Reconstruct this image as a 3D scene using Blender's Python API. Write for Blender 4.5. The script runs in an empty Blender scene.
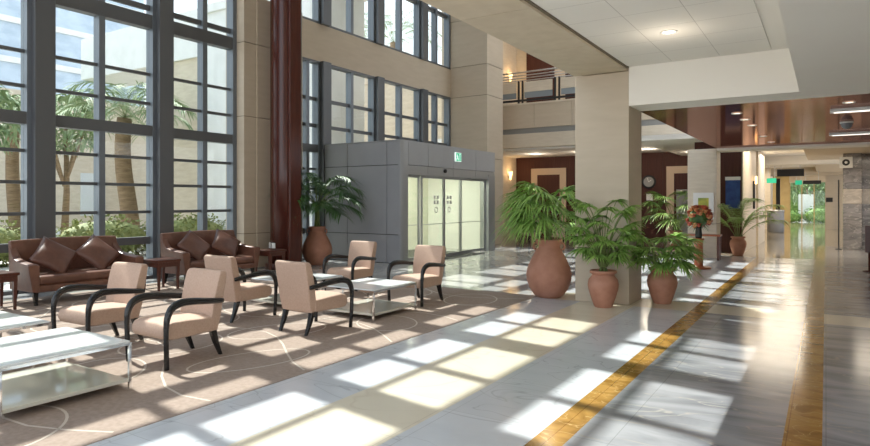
import bpy, bmesh, math, random
from math import sin, cos, pi, radians as R
from mathutils import Vector, Matrix
random.seed(7)
SC = bpy.context.scene
COL = SC.collection

# ------------------------------------------------------------------ materials
def mat(name, col, rough=0.5, metal=0.0, spec=0.5, emit=None, estr=0.0, trans=0.0, coat=0.0):
    m = bpy.data.materials.new(name); m.use_nodes = True
    b = m.node_tree.nodes['Principled BSDF']
    b.inputs['Base Color'].default_value = (*col, 1)
    b.inputs['Roughness'].default_value = rough
    b.inputs['Metallic'].default_value = metal
    b.inputs['Specular IOR Level'].default_value = spec
    b.inputs['Transmission Weight'].default_value = trans
    b.inputs['Coat Weight'].default_value = coat
    if emit:
        b.inputs['Emission Color'].default_value = (*emit, 1)
        b.inputs['Emission Strength'].default_value = estr
    return m

def nd(m, t, **kw):
    n = m.node_tree.nodes.new(t)
    for k, v in kw.items():
        setattr(n, k, v)
    return n
def lk(m, a, b): m.node_tree.links.new(a, b)

def coords(m, scale=(1, 1, 1), rot=(0, 0, 0)):
    tc = nd(m, 'ShaderNodeTexCoord'); mp = nd(m, 'ShaderNodeMapping')
    mp.inputs['Scale'].default_value = scale; mp.inputs['Rotation'].default_value = rot
    lk(m, tc.outputs['Object'], mp.inputs['Vector'])
    return mp.outputs['Vector']

def ramp(m, fac, stops):
    r = nd(m, 'ShaderNodeValToRGB'); e = r.color_ramp.elements
    while len(e) > 1: e.remove(e[-1])
    e[0].position = stops[0][0]; e[0].color = (*stops[0][1], 1)
    for p, c in stops[1:]:
        x = e.new(p); x.color = (*c, 1)
    lk(m, fac, r.inputs['Fac'])
    return r.outputs['Color']

def noisy(name, c1, c2, scale=5, rough=0.5, stretch=(1, 1, 1), rot=(0, 0, 0), detail=4, lo=.35, hi=.65, bump=0, distort=0, **kw):
    m = mat(name, c1, rough, **kw)
    b = m.node_tree.nodes['Principled BSDF']
    v = coords(m, stretch, rot)
    n = nd(m, 'ShaderNodeTexNoise'); n.inputs['Scale'].default_value = scale; n.inputs['Detail'].default_value = detail
    n.inputs['Distortion'].default_value = distort
    lk(m, v, n.inputs['Vector'])
    lk(m, ramp(m, n.outputs['Fac'], [(lo, c1), (hi, c2)]), b.inputs['Base Color'])
    if bump:
        bp = nd(m, 'ShaderNodeBump'); bp.inputs['Strength'].default_value = bump; bp.inputs['Distance'].default_value = 0.01
        lk(m, n.outputs['Fac'], bp.inputs['Height']); lk(m, bp.outputs['Normal'], b.inputs['Normal'])
    return m

def marble(name, base, dark, vein, scale, rough, stretch=(1, 1, 1), rot=(0, 0, 0), veinw=.02, tile=None, joint=None, spec=.5):
    """clouded stone with thin veins and faint slab joints"""
    m = mat(name, base, rough, spec=spec)
    b = m.node_tree.nodes['Principled BSDF']
    v = coords(m, stretch, rot)
    n = nd(m, 'ShaderNodeTexNoise'); n.inputs['Scale'].default_value = scale; n.inputs['Detail'].default_value = 5
    n.inputs['Distortion'].default_value = 1.2
    lk(m, v, n.inputs['Vector'])
    c0 = ramp(m, n.outputs['Fac'], [(.35, dark), (.6, base)])
    n2 = nd(m, 'ShaderNodeTexNoise'); n2.inputs['Scale'].default_value = scale * 1.1; n2.inputs['Detail'].default_value = 3
    n2.inputs['Distortion'].default_value = .8
    lk(m, v, n2.inputs['Vector'])
    f = ramp(m, n2.outputs['Fac'], [(.5 - veinw, (0, 0, 0)), (.5, (1, 1, 1)), (.5 + veinw, (0, 0, 0))])
    mx = nd(m, 'ShaderNodeMix', data_type='RGBA')
    lk(m, f, mx.inputs[0]); lk(m, c0, mx.inputs[6]); mx.inputs[7].default_value = (*vein, 1)
    out = mx.outputs[2]
    if tile:
        br = nd(m, 'ShaderNodeTexBrick'); br.offset = 0
        br.inputs['Scale'].default_value = 1; br.inputs['Mortar Size'].default_value = .003
        br.inputs['Brick Width'].default_value = tile[0]; br.inputs['Row Height'].default_value = tile[1]
        br.inputs['Color1'].default_value = (1, 1, 1, 1); br.inputs['Color2'].default_value = (.93, .93, .93, 1)
        br.inputs['Mortar'].default_value = (*(joint or (.6, .6, .6)), 1)
        lk(m, coords(m), br.inputs['Vector'])
        mm = nd(m, 'ShaderNodeMix', data_type='RGBA', blend_type='MULTIPLY'); mm.inputs[0].default_value = 1
        lk(m, out, mm.inputs[6]); lk(m, br.outputs['Color'], mm.inputs[7]); out = mm.outputs[2]
    lk(m, out, b.inputs['Base Color'])
    return m

def glass(name, tint=(.93, .96, .95), refl=.05, rough=0.0):
    m = bpy.data.materials.new(name); m.use_nodes = True
    nt = m.node_tree; nt.nodes.clear()
    o = nd(m, 'ShaderNodeOutputMaterial'); t = nd(m, 'ShaderNodeBsdfTransparent'); g = nd(m, 'ShaderNodeBsdfGlossy')
    t.inputs['Color'].default_value = (*tint, 1); g.inputs['Roughness'].default_value = rough
    fr = nd(m, 'ShaderNodeLayerWeight'); fr.inputs['Blend'].default_value = .5
    pw = nd(m, 'ShaderNodeMath', operation='POWER'); pw.inputs[1].default_value = 5
    ma = nd(m, 'ShaderNodeMath', operation='MULTIPLY_ADD'); ma.inputs[1].default_value = .5; ma.inputs[2].default_value = .025
    lk(m, fr.outputs['Facing'], pw.inputs[0]); lk(m, pw.outputs[0], ma.inputs[0])
    mx = nd(m, 'ShaderNodeMixShader')
    lk(m, ma.outputs[0], mx.inputs[0]); lk(m, t.outputs[0], mx.inputs[1]); lk(m, g.outputs[0], mx.inputs[2])
    lk(m, mx.outputs[0], o.inputs['Surface'])
    return m

M = {}
M['stone'] = noisy('limestone', (.53, .445, .335), (.58, .49, .38), 2, .6, (1, 1, 5), lo=.25, hi=.75)
M['stone_pale'] = noisy('pale_limestone', (.62, .54, .43), (.69, .61, .49), 3, .5, (1, 1, 6), lo=.3, hi=.7)
M['joint'] = mat('stone_joint', (.22, .18, .13), .9)
M['frame'] = mat('window_metal', (.115, .12, .127), .4, .3)
M['frame_skylit'] = mat('window_metal_light', (.155, .175, .20), .35, .3)  # sky light on the frame sides painted in as paler, bluer metal
M['glass'] = glass('clear_glass')
M['redwood'] = noisy('polished_mahogany', (.062, .013, .008), (.085, .019, .011), 3, .22, (8, 8, .6), spec=.5)
M['redceil'] = None
M['clad'] = noisy('grey_cladding', (.30, .307, .325), (.32, .328, .348), 2, .35, spec=.5)
M['clad_lite'] = mat('brushed_grey_metal', (.33, .34, .35), .35, .5)
M['doorglass'] = None
M['white_paint'] = noisy('white_plaster', (.89, .85, .785), (.90, .87, .80), 1.5, .7)
M['whiteceil'] = mat('white_ceiling', (.87, .85, .81), .8)
M['tan'] = noisy('tan_upholstery', (.50, .345, .262), (.55, .39, .30), 60, .75, bump=.1)
M['black'] = mat('black_lacquer', (.012, .012, .013), .22)
M['leather'] = noisy('brown_leather', (.135, .060, .039), (.18, .083, .055), 9, .38, bump=.12)
M['leather_d'] = noisy('dark_brown_leather', (.108, .047, .032), (.145, .064, .044), 9, .4, bump=.12)
M['darkwood'] = noisy('dark_red_wood', (.075, .022, .014), (.10, .03, .018), 5, .3, (1, 8, 8))
M['chrome'] = mat('chrome', (.82, .83, .84), .08, 1)
M['tableglass'] = mat('white_back_painted_glass', (.84, .87, .87), .12)
M['shelfglass'] = mat('cream_glass_shelf', (.68, .67, .58), .07, coat=.3)
M['terra'] = noisy('terracotta', (.42, .19, .12), (.50, .245, .165), 6, .65, detail=6, bump=.05)
M['tint'] = mat('grey_tinted_glass', (.26, .30, .33), .15)
M['soil'] = noisy('soil', (.05, .03, .02), (.09, .06, .04), 40, .95)
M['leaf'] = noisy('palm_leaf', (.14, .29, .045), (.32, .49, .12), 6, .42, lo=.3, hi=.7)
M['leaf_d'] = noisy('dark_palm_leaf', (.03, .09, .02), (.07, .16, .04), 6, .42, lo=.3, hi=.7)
M['stem'] = noisy('leaf_stalk', (.13, .19, .05), (.19, .24, .08), 8, .5)
M['bark'] = noisy('palm_bark', (.17, .11, .06), (.28, .19, .11), 3, .9, (1, 1, 7), bump=.6)
M['woodwall'] = noisy('dark_walnut_panelling', (.062, .022, .017), (.085, .031, .023), 3, .6, (10, 10, .5), spec=.25)
M['orangewood'] = noisy('reddish_wood', (.30, .085, .03), (.37, .11, .04), 4, .3, (8, 8, .8))
M['beigetrim'] = mat('beige_door_trim', (.55, .42, .30), .5)
M['marble_w'] = marble('white_marble', (.65, .68, .725), (.59, .62, .665), (.47, .49, .53), 1.5, .16, (.6, 1.3, 1), (0, 0, .7), .007, (.75, .75), (.75, .75, .75))
M['marble_far'] = marble('grey_white_marble', (.50, .50, .49), (.40, .405, .40), (.33, .33, .33), .9, .10, (1, 1, 1), (0, 0, .5), .012, (.75, .75), (.75, .75, .75))
M['cream'] = marble('cream_marble', (.74, .68, .55), (.70, .635, .50), (.66, .59, .46), .7, .17, veinw=.006, tile=(.78, .78), joint=(.8, .78, .75))
M['marble_g'] = marble('grey_marble', (.38, .39, .415), (.20, .21, .232), (.40, .385, .36), 1.3, .16, (.6, 2.0, 1), (0, 0, .55), .010, (1.13, .75), (.7, .7, .7))
M['gold'] = marble('golden_onyx', (.43, .24, .062), (.27, .14, .03), (.56, .38, .15), 3.5, .14, (1, 1.5, 1), (0, 0, .5), .014, (.21, 1.1), (.6, .5, .4))
M['beigefloor'] = marble('beige_polished_marble', (.36, .31, .23), (.29, .25, .185), (.42, .36, .27), .8, .07, tile=(.9, .9), joint=(.75, .75, .75), spec=.7)
M['carpet'] = noisy('taupe_carpet', (.31, .245, .205), (.37, .295, .25), 25, .95, detail=6, bump=.2, spec=.1)
M['carpetline'] = mat('cream_carpet_line', (.58, .51, .44), .95, spec=.1)
M['greymarble'] = marble('banded_grey_marble', (.30, .28, .27), (.15, .14, .135), (.45, .42, .39), 2.2, .15, (1, 1, 2), (.3, 0, 0), .02)
M['palemarble'] = marble('pale_banded_marble', (.58, .52, .45), (.42, .37, .31), (.68, .62, .54), 2.2, .15, (1, 1, 2), (.3, 0, 0), .02)
M['lamp'] = mat('lit_lamp', (1, .9, .75), .5, emit=(1, .87, .66), estr=3)
M['lamp_dim'] = mat('lit_small_lamp', (1, .9, .75), .5, emit=(1, .88, .68), estr=2.2)
M['glow_w'] = mat('glowing_white', (1, .97, .9), .5, emit=(1, .95, .85), estr=1.0)
M['sconce'] = mat('lit_sconce', (1, .8, .5), .5, emit=(1, .62, .25), estr=2.5)
M['green_sign'] = mat('lit_green_exit_sign', (.02, .45, .25), .5, emit=(.03, .62, .36), estr=.3)
M['sign_white'] = mat('white_sign_face', (.85, .88, .86), .5, emit=(.8, 1, .9), estr=.6)
M['matte_white'] = mat('matte_white', (.8, .8, .78), .6)
M['matte_black'] = mat('matte_black', (.015, .015, .017), .5)
M['blue'] = noisy('blue_banner_print', (.012, .045, .21), (.03, .09, .32), 5, .5)
M['greyplastic'] = mat('grey_fabric_drum', (.20, .21, .23), .5)
M['steel'] = mat('brushed_steel', (.55, .56, .58), .3, 1)
M['grey_band'] = mat('grey_metal_band', (.27, .27, .26), .5)
M['soffit'] = noisy('beige_soffit', (.60, .51, .39), (.65, .56, .435), 3, .6, (2, 2, 2))
M['ext_white'] = noisy('white_render', (.74, .73, .71), (.8, .79, .77), 2, .8)
M['ext_beige'] = noisy('beige_facade_stone', (.58, .49, .38), (.66, .57, .45), 2, .8, (1, 1, 4))
M['ext_glass'] = noisy('blue_tower_glass', (.42, .50, .60), (.52, .60, .70), .6, .25, (1, 1, 2), lo=.4, hi=.6)
M['ext_dark'] = mat('pale_window_glass', (.66, .68, .68), .3)
M['paving'] = noisy('pale_paving', (.55, .52, .47), (.63, .60, .54), 2, .85)
M['hedge'] = noisy('hedge_leaf', (.17, .21, .06), (.30, .31, .11), 6, .7)
M['hedge2'] = noisy('garden_leaf', (.09, .19, .03), (.20, .30, .06), 6, .6)
M['palm_out'] = noisy('outdoor_palm_leaf', (.16, .24, .10), (.28, .36, .18), 3, .6)
M['ochre'] = noisy('ochre_wall', (.40, .30, .13), (.46, .35, .16), 2, .5)
M['flower_r'] = noisy('red_petals', (.28, .035, .02), (.42, .10, .04), 30, .6)
M['flower_o'] = noisy('pale_orange_petals', (.50, .20, .07), (.56, .28, .12), 30, .6)
M['vase'] = mat('dark_vase', (.03, .035, .03), .15)
M['pic_green'] = noisy('green_print', (.10, .22, .03), (.55, .50, .06), 5, .5)
M['fr_in'] = mat('frosted_inner_glass', (.72, .71, .62), .3)
M['sticker'] = mat('pale_grey_sticker', (.58, .58, .53), .6)

def frosted():
    m = bpy.data.materials.new('sliding_door_glass'); m.use_nodes = True
    nt = m.node_tree; nt.nodes.clear()
    o = nd(m, 'ShaderNodeOutputMaterial'); t = nd(m, 'ShaderNodeBsdfTransparent'); g = nd(m, 'ShaderNodeBsdfGlossy')
    t.inputs['Color'].default_value = (.93, .97, .90, 1); g.inputs['Roughness'].default_value = .02
    mx = nd(m, 'ShaderNodeMixShader'); mx.inputs[0].default_value = .10
    lk(m, t.outputs[0], mx.inputs[1]); lk(m, g.outputs[0], mx.inputs[2]); lk(m, mx.outputs[0], o.inputs['Surface'])
    return m
M['doorglass'] = frosted()

def tile_ceiling():
    m = mat('ceiling_tiles', (.86, .84, .80), .85)
    b = m.node_tree.nodes['Principled BSDF']
    br = nd(m, 'ShaderNodeTexBrick'); br.offset = 0
    br.inputs['Scale'].default_value = 1; br.inputs['Mortar Size'].default_value = .004
    br.inputs['Brick Width'].default_value = .6; br.inputs['Row Height'].default_value = .6
    for k in ('Color1', 'Color2'): br.inputs[k].default_value = (.86, .84, .80, 1)
    br.inputs['Mortar'].default_value = (.58, .56, .53, 1)
    lk(m, coords(m), br.inputs['Vector']); lk(m, br.outputs['Color'], b.inputs['Base Color'])
    return m
M['tiles'] = tile_ceiling()
def red_gloss():
    m = noisy('glossy_mahogany_ceiling', (.20, .075, .058), (.24, .095, .075), 2, .5, (1, 6, 1))
    nt = m.node_tree; b = nt.nodes['Principled BSDF']; b.inputs['Specular IOR Level'].default_value = 0
    g = nd(m, 'ShaderNodeBsdfGlossy'); g.inputs['Color'].default_value = (.66, .46, .40, 1); g.inputs['Roughness'].default_value = .09
    mx = nd(m, 'ShaderNodeMixShader'); mx.inputs[0].default_value = .62
    lk(m, b.outputs[0], mx.inputs[1]); lk(m, g.outputs[0], mx.inputs[2]); lk(m, mx.outputs[0], nt.nodes['Material Output'].inputs['Surface'])
    return m
M['redceil'] = red_gloss()

# ------------------------------------------------------------------ mesh builder
class MB:
    def __init__(s): s.bm = bmesh.new(); s.mi = 0
    def _face(s, vs):
        try:
            f = s.bm.faces.new(vs); f.material_index = s.mi; return f
        except ValueError: return None
    def box(s, x0, x1, y0, y1, z0, z1, mi=None):
        if mi is not None: s.mi = mi
        v = [s.bm.verts.new(p) for p in ((x0, y0, z0), (x1, y0, z0), (x1, y1, z0), (x0, y1, z0), (x0, y0, z1), (x1, y0, z1), (x1, y1, z1), (x0, y1, z1))]
        for q in ((0, 3, 2, 1), (4, 5, 6, 7), (0, 1, 5, 4), (1, 2, 6, 5), (2, 3, 7, 6), (3, 0, 4, 7)): s._face([v[i] for i in q])
        return s
    def prism(s, prof, x0, x1, axis='x', taper=0):
        """profile of (a,b) points extruded along an axis"""
        def P(a, b, t):
            return {'x': (t, a, b), 'y': (a, t, b), 'z': (a, b, t)}[axis]
        A = [s.bm.verts.new(P(a, b, x0)) for a, b in prof]; B = [s.bm.verts.new(P(a, b, x1)) for a, b in prof]
        n = len(prof)
        s._face(A[::-1]); s._face(B)
        for i in range(n): s._face([A[i], A[(i + 1) % n], B[(i + 1) % n], B[i]])
        return s
    def hull(s, quads):
        """loft through rings of equal length, capped"""
        rs = [[s.bm.verts.new(p) for p in q] for q in quads]; n = len(rs[0])
        s._face(rs[0][::-1]); s._face(rs[-1])
        for a, b in zip(rs, rs[1:]):
            for i in range(n): s._face([a[i], a[(i + 1) % n], b[(i + 1) % n], b[i]])
        return s
    def lathe(s, prof, seg=32, c=(0, 0), caps=True):
        rs = []
        for r, z in prof: rs.append([s.bm.verts.new((c[0] + r * cos(2 * pi * i / seg), c[1] + r * sin(2 * pi * i / seg), z)) for i in range(seg)])
        for a, b in zip(rs, rs[1:]):
            for i in range(seg): s._face([a[i], a[(i + 1) % seg], b[(i + 1) % seg], b[i]])
        if caps: s._face(rs[0][::-1]); s._face(rs[-1])
        return s
    def tube(s, pts, rad, seg=8, side=None, flat=1.0):
        pts = [Vector(p) for p in pts]; n = len(pts); rs = []; prev = None
        for i, p in enumerate(pts):
            t = (pts[min(i + 1, n - 1)] - pts[max(i - 1, 0)]).normalized()
            if side is not None: u = Vector(side)
            elif prev is not None: u = prev
            else: u = Vector((0, 0, 1)) if abs(t.z) < .9 else Vector((1, 0, 0))
            u = (u - t * u.dot(t)).normalized(); prev = u; w = t.cross(u)
            r = rad[i] if isinstance(rad, (list, tuple)) else rad
            rs.append([s.bm.verts.new(p + u * (r * cos(2 * pi * k / seg)) + w * (r * flat * sin(2 * pi * k / seg))) for k in range(seg)])
        s._face(rs[0][::-1]); s._face(rs[-1])
        for a, b in zip(rs, rs[1:]):
            for i in range(seg): s._face([a[i], a[(i + 1) % seg], b[(i + 1) % seg], b[i]])
        return s
    def strip(s, L, Rr):
        a = [s.bm.verts.new(p) for p in L]; b = [s.bm.verts.new(p) for p in Rr]
        for i in range(len(a) - 1): s._face([a[i], b[i], b[i + 1], a[i + 1]])
        return s
    def build(s, name, m, parent=None, smooth=False, bevel=0, seg=2, solid=0, loc=None, rot=None):
        me = bpy.data.meshes.new(name)
        bmesh.ops.recalc_face_normals(s.bm, faces=s.bm.faces) if not solid == -1 else None
        s.bm.to_mesh(me); s.bm.free()
        for x in (m if isinstance(m, (list, tuple)) else [m]): me.materials.append(x)
        if smooth:
            for p in me.polygons: p.use_smooth = True
        o = bpy.data.objects.new(name, me); COL.objects.link(o)
        if bevel:
            b = o.modifiers.new('bevel', 'BEVEL'); b.width = bevel; b.segments = seg; b.limit_method = 'ANGLE'; b.angle_limit = R(40)
            for p in me.polygons: p.use_smooth = True
            w = o.modifiers.new('wn', 'WEIGHTED_NORMAL'); w.keep_sharp = False
        if parent is not None:
            o.parent = parent
            if loc is None and parent.get('_w'): o.location = -parent.location
        if loc is not None: o.location = loc
        if rot is not None: o.rotation_euler = rot
        return o

def box(*a): return MB().box(*a)
def tag(o, label, cat, group=None):
    o['label'] = label; o['category'] = cat
    if group: o['group'] = group
    return o
def struct(o): o['kind'] = 'structure'; return o
def thing(name, label, cat, loc=(0, 0, 0), rz=0, group=None, world=False):
    o = bpy.data.objects.new(name, None); COL.objects.link(o); o.empty_display_size = .1
    o.location = loc; o.rotation_euler = (0, 0, rz); tag(o, label, cat, group)
    if world: o['_w'] = 1
    return o
def sroot(name, loc):
    o = bpy.data.objects.new(name, None); COL.objects.link(o); o.location = loc; o['_w'] = 1
    return struct(o)
def kids(o): return [c for c in bpy.data.objects if c.parent == o]
def dup(root, loc, rz, label, group=None):
    r = root.copy(); COL.objects.link(r); r.location = loc; r.rotation_euler = (0, 0, rz); r['label'] = label
    if group: r['group'] = group
    for ch in kids(root):
        c = ch.copy(); COL.objects.link(c); c.parent = r
        for g in kids(ch):
            d = g.copy(); COL.objects.link(d); d.parent = c
    return r
def smoothpath(pts, n=6):
    pts = [Vector(p) for p in pts]; P = [pts[0]] + pts + [pts[-1]]; out = []
    for i in range(1, len(P) - 2):
        a, b, c, d = P[i - 1:i + 3]
        for k in range(n):
            t = k / n
            out.append(.5 * ((2 * b) + (c - a) * t + (2 * a - 5 * b + 4 * c - d) * t * t + (3 * b - a - 3 * c + d) * t ** 3))
    out.append(pts[-1]); return out

# ------------------------------------------------------------------ floor
XW = -11.1            # glazing plane of the garden side
def slab(name, m, x0, x1, y0, y1): return struct(box(x0, x1, y0, y1, -.12, 0).build(name, m))
slab('floor', M['marble_w'], -3.82, -3.09, -5, 8.85)
slab('floor', M['cream'], -3.09, -2.31, -5, 8.85)
slab('floor', M['marble_w'], -2.31, -1.56, -5, 8.85)
slab('trim_1', M['gold'], -1.56, -1.36, -5, 18.4)
slab('floor', M['marble_g'], -1.36, -.23, -5, 8.85)
slab('trim_2', M['gold'], -.23, -.02, -5, 24)
slab('floor', M['marble_g'], -.02, 4, -5, 8.85)
slab('floor', M['cream'], -3.82, -1.56, 8.85, 9.6)
slab('floor', M['cream'], -1.36, -.23, 8.85, 9.6)
slab('floor', M['cream'], -.02, 4, 8.85, 9.6)
slab('floor', M['marble_w'], -3.82, -1.56, 9.6, 18.4)
slab('floor', M['marble_far'], -12, -3.82, 9.0, 18.4)
slab('floor', M['marble_g'], -1.36, -.23, 9.6, 18.4)
slab('floor', M['marble_g'], -.02, 4, 9.6, 24)
slab('floor', M['beigefloor'], -12, -.23, 18.4, 24)
slab('floor', M['beigefloor'], -12, 4, 24, 48.5)
slab('floor', M['marble_far'], -11.4, -10.3, -5, 9.0)

# lounge carpet: taupe with looping cream lines woven in
cb = MB(); cb.box(-10.3, -3.82, -5, 9.0, -.12, .004, 0)
cb.mi = 1
def ribbon(pts, w=.010):
    L, Q = [], []
    for i, p in enumerate(pts):
        a = pts[max(i - 1, 0)]; b = pts[min(i + 1, len(pts) - 1)]
        d = Vector((b[0] - a[0], b[1] - a[1])).normalized(); n = Vector((-d.y, d.x)) * w
        L.append((p[0] + n.x, p[1] + n.y, .0052)); Q.append((p[0] - n.x, p[1] - n.y, .0052))
    cb.strip(L, Q)
rr = random.Random(4)
for gx in range(5):
    for gy in range(9):
        cx = -4.55 - gx * 1.22 + (gy % 2) * .45; cy = -.3 + gy * 1.05
        a = rr.uniform(.28, .42); b = rr.uniform(.42, .6); ph = rr.uniform(-.5, .9)
        pts = []
        for k in range(41):
            t = 2 * pi * k / 40 * rr.choice([1]); x = a * cos(t); y = b * sin(t)
            pts.append((cx + x * cos(ph) - y * sin(ph), cy + x * sin(ph) + y * cos(ph)))
        pts = [p for p in pts if -10.2 < p[0] < -3.86 and p[1] < 8.9]
        if len(pts) > 30: ribbon(pts)
for k in range(10):
    y = -1 + k * 1.05
    ribbon([(-3.88 - t * .3, y + .35 * sin(t * .55 + k) + t * .045) for t in range(21) if y + .35 * sin(t * .55 + k) + t * .045 < 8.9])
cp = cb.build('carpet', [M['carpet'], M['carpetline']])
tag(cp, 'large taupe lounge carpet with thin looping cream lines under the armchairs', 'carpet')

# ------------------------------------------------------------------ garden side glazing
H3 = 14.0
posts = [-4.3, -1.98, .36, 2.69, 5.01, 7.22]
ROWS = [(.74, .07), (1.29, .028), (1.81, .028), (2.33, .028), (2.86, .10), (3.39, .028), (3.96, .028), (4.97, .13), (5.25, .05), (6.1, .09), (7.0, .09), (7.9, .05), (8.8, .09), (9.62, .09), (10.48, .03)]  # some high rows out of view are added to cut the sun on the carpet
ROWS2 = [(12.75, .045)]
nwin = [0]
def frame_bay(y0, y1, zlo, zhi, rows, mid=True, left_post=True, end_frame=False, xw=XW, midy=None):
    nwin[0] += 1
    w = sroot('window_%d' % nwin[0], (xw, (y0 + y1) / 2, zlo))
    if left_post:
        b = MB(); b.box(xw - .12, xw + .24, y0 - .15, y0 + .15, zlo, zhi)
        b.build('post', M['frame'], w)
        MB().box(xw - .10, xw + .12, y0 - .22, y0 - .15, zlo, zhi).build('jamb', M['frame_skylit'], w)
        MB().box(xw - .10, xw + .12, y0 + .15, y0 + .22, zlo, zhi).build('jamb', M['frame_skylit'], w)
    ya, yb = y0 + (.22 if left_post else 0), y1 - .22 if not end_frame else y1
    if mid:
        my = midy or (y0 + y1) / 2
        MB().box(xw - .09, xw + .10, my - .055, my + .055, zlo, zhi).build('mullion', M['frame_skylit'], w)
    if end_frame: MB().box(xw - .10, xw + .12, y1 - .10, y1, zlo, zhi).build('jamb', M['frame_skylit'], w)
    for z, t in rows:
        if zlo < z < zhi:
            MB().box(xw - (.08 if t > .05 else .03), xw + (.105 if t > .08 else .035), ya, yb, z - t, z + t).build('transom', M['frame'], w)
    MB().box(xw - .08, xw + .12, ya, yb, zlo, zlo + .06).build('sill_rail', M['frame'], w)
    MB().box(xw - .08, xw + .12, ya, yb, zhi - .06, zhi).build('head_rail', M['frame'], w)
    MB().box(xw - .006, xw + .006, ya, yb, zlo + .06, zhi - .06).build('pane', M['glass'], w)
    return w
for i, y in enumerate(posts):
    last = i == len(posts) - 1
    y1 = 9.0 if last else posts[i + 1]
    my = {4: 6.03, 5: 8.2}.get(i)
    frame_bay(y, y1, 0.0, 11.68, ROWS, True, True, last, midy=my)
    frame_bay(y, y1, 11.88, H3, ROWS2, True, True, last, midy=my)
up = [9.6, 11.9, 14.2, 16.55]
XE = -11.2
for i, y in enumerate(up):
    y1 = 18.3 if i == 3 else up[i + 1]
    frame_bay(y, y1, 6.1, 11.68, [(7.95, .06), (8.8, .09), (9.62, .09), (10.48, .03)], True, True, i == 3, xw=XE)
    frame_bay(y, y1, 11.88, H3, ROWS2, True, True, i == 3, xw=XE)
for i, y in enumerate(up[1:]):
    y1 = 18.3 if i == 2 else up[i + 2]
    frame_bay(y, y1, 0, 5.13, [(.74, .07), (1.29, .035), (1.81, .035), (2.33, .035), (2.86, .1), (3.46, .045), (4.15, .045)], True, True, i == 2, xw=XE)
frame_bay(10.75, 11.9, 0, 5.13, [(.74, .07), (1.29, .028), (1.81, .028), (2.33, .028), (2.86, .1), (3.46, .045), (4.15, .045)], True, False, False, xw=XE)
# walls of the garden side
b = MB(); b.box(XE - .25, XE + .12, 9.35, 18.3, 5.13, 6.1); struct(b.build('wall_left', M['stone']))
b = MB(); b.box(XW - .25, XE + .12, -4.5, 18.3, 11.68, 11.88); struct(b.build('wall_left', M['stone']))
b = MB(); b.box(XW - .25, XE + .12, -4.5, 18.3, H3, H3 + .3); struct(b.build('wall_left', M['stone']))
# pier beside the glazing, then the stone panel up to the slab
pr = sroot('wall_left', (XW, 9.5, 0))
zs = [0, .78, 3.37, 5.0, 6.08]
for a, c in zip(zs, zs[1:]):
    MB().box(XW - .25, -10.74, 9.0, 9.34, a + .008, c - .008).build('stone_course', M['stone'], pr)
    MB().box(XW - .25, -10.72, 9.345, 10.75, a + .008, c - .008).build('stone_course', M['stone'], pr)
MB().box(XW - .25, -10.76, 9.01, 10.74, 0, 6.06).build('joint_backing', M['joint'], pr)
for a, c in ((6.08, 8.5), (8.5, 11.68), (11.88, 14)):
    MB().box(XW - .25, -10.74, 9.0, 9.34, a + .008, c - .008).build('stone_course', M['stone'], pr)

# mahogany column between the sofa and the big pot
t = thing('column', 'tall polished dark red wood column with flat side fins', 'column', (-10.2, 9.72, 0), R(-16))
MB().lathe([(.345, .12), (.345, 2.2), (.345, 2.205), (.345, 4.9), (.345, 4.905), (.345, 14)], 40).build('shaft', M['redwood'], t, True)
for sx in (-1, 1):
    b = MB(); b.box(sx * .27 - .02 if sx < 0 else .29, -.25 if sx < 0 else .38, -.20, .20, .12, 14) if False else b.box(min(sx * .29, sx * .44), max(sx * .29, sx * .44), -.14, .14, .12, 14)
    b.build('fin', M['redwood'], t, bevel=.02)
MB().lathe([(.46, 0), (.46, .10), (.43, .12)], 40).build('base_ring', M['darkwood'], t, True)
# two white socket plates on the column's front
for k, lab in ((0, 'left of the two small white socket plates low on the red column'), (1, 'right of the two small white socket plates low on the red column')):
    a = R(-118 + k * 26)
    o = MB().box(-.055, .055, -.012, .012, -.06, .06).build('socket_plate', M['matte_white'], bevel=.006)
    c = cos(a); s_ = sin(a)
    o.location = (-10.2 + .357 * c, 9.72 + .357 * s_, .52); o.rotation_euler = (0, 0, a + pi / 2)
    tag(o, lab, 'socket', 'socket plates on the column')

# ------------------------------------------------------------------ entrance vestibule
YV0, YV1, XV, HV = 11.8, 16.65, -8.5, 2.95
v = thing('entrance_vestibule', 'grey metal clad entrance box with sliding glass doors under the window band', 'vestibule', (XV, YV0, 0), world=True)
b = MB(); xs = [-11.05, -10.35, -9.08 - .62, -9.05 + .28, -8.62]
xs = [-11.08, -10.2, -8.95, -8.56]
for x0, x1 in zip(xs, xs[1:]):
    for z0, z1 in ((0.0, .69), (.69, 2.37), (2.37, HV)):
        b.box(x0 + .007, x1 - .007, YV0, YV0 + .05, z0 + .007, z1 - .007)
b.build('side_cladding', M['clad'], v, bevel=.004)
MB().box(-11.07, -8.6, YV0 + .02, YV0 + .12, 0, HV - .02).build('side_core', M['matte_black'], v)
# rounded corner post
MB().prism([(XV - .12, YV0 + .0), (XV - .05, YV0 + .005), (XV - .012, YV0 + .045), (XV, YV0 + .11), (XV, YV0 + .26), (XV - .12, YV0 + .26)], 0, HV, 'z').build('corner_post', M['clad_lite'], v, bevel=.004)
MB().box(XV - .3, XV, YV1 - .42, YV1, 0, 2.28).build('end_post', M['clad_lite'], v, bevel=.004)
b = MB(); ys = [YV0 + .265, 12.95, 14.2, 15.45, YV1]
for a, c in zip(ys, ys[1:]): b.box(XV - .06, XV, a + .006, c - .006, 2.38, HV)
b.build('fascia_cladding', M['clad'], v, bevel=.004)
b = MB()
for a, c in zip(ys, ys[1:]): b.box(XV - .06, XV - .015, a + .004, c - .004, 2.14, 2.37)
b.build('door_header', M['clad_lite'], v, bevel=.004)
MB().box(XV - .12, XV - .06, YV0 + .26, YV1, 2.14, HV).build('header_core', M['matte_black'], v)
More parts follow.
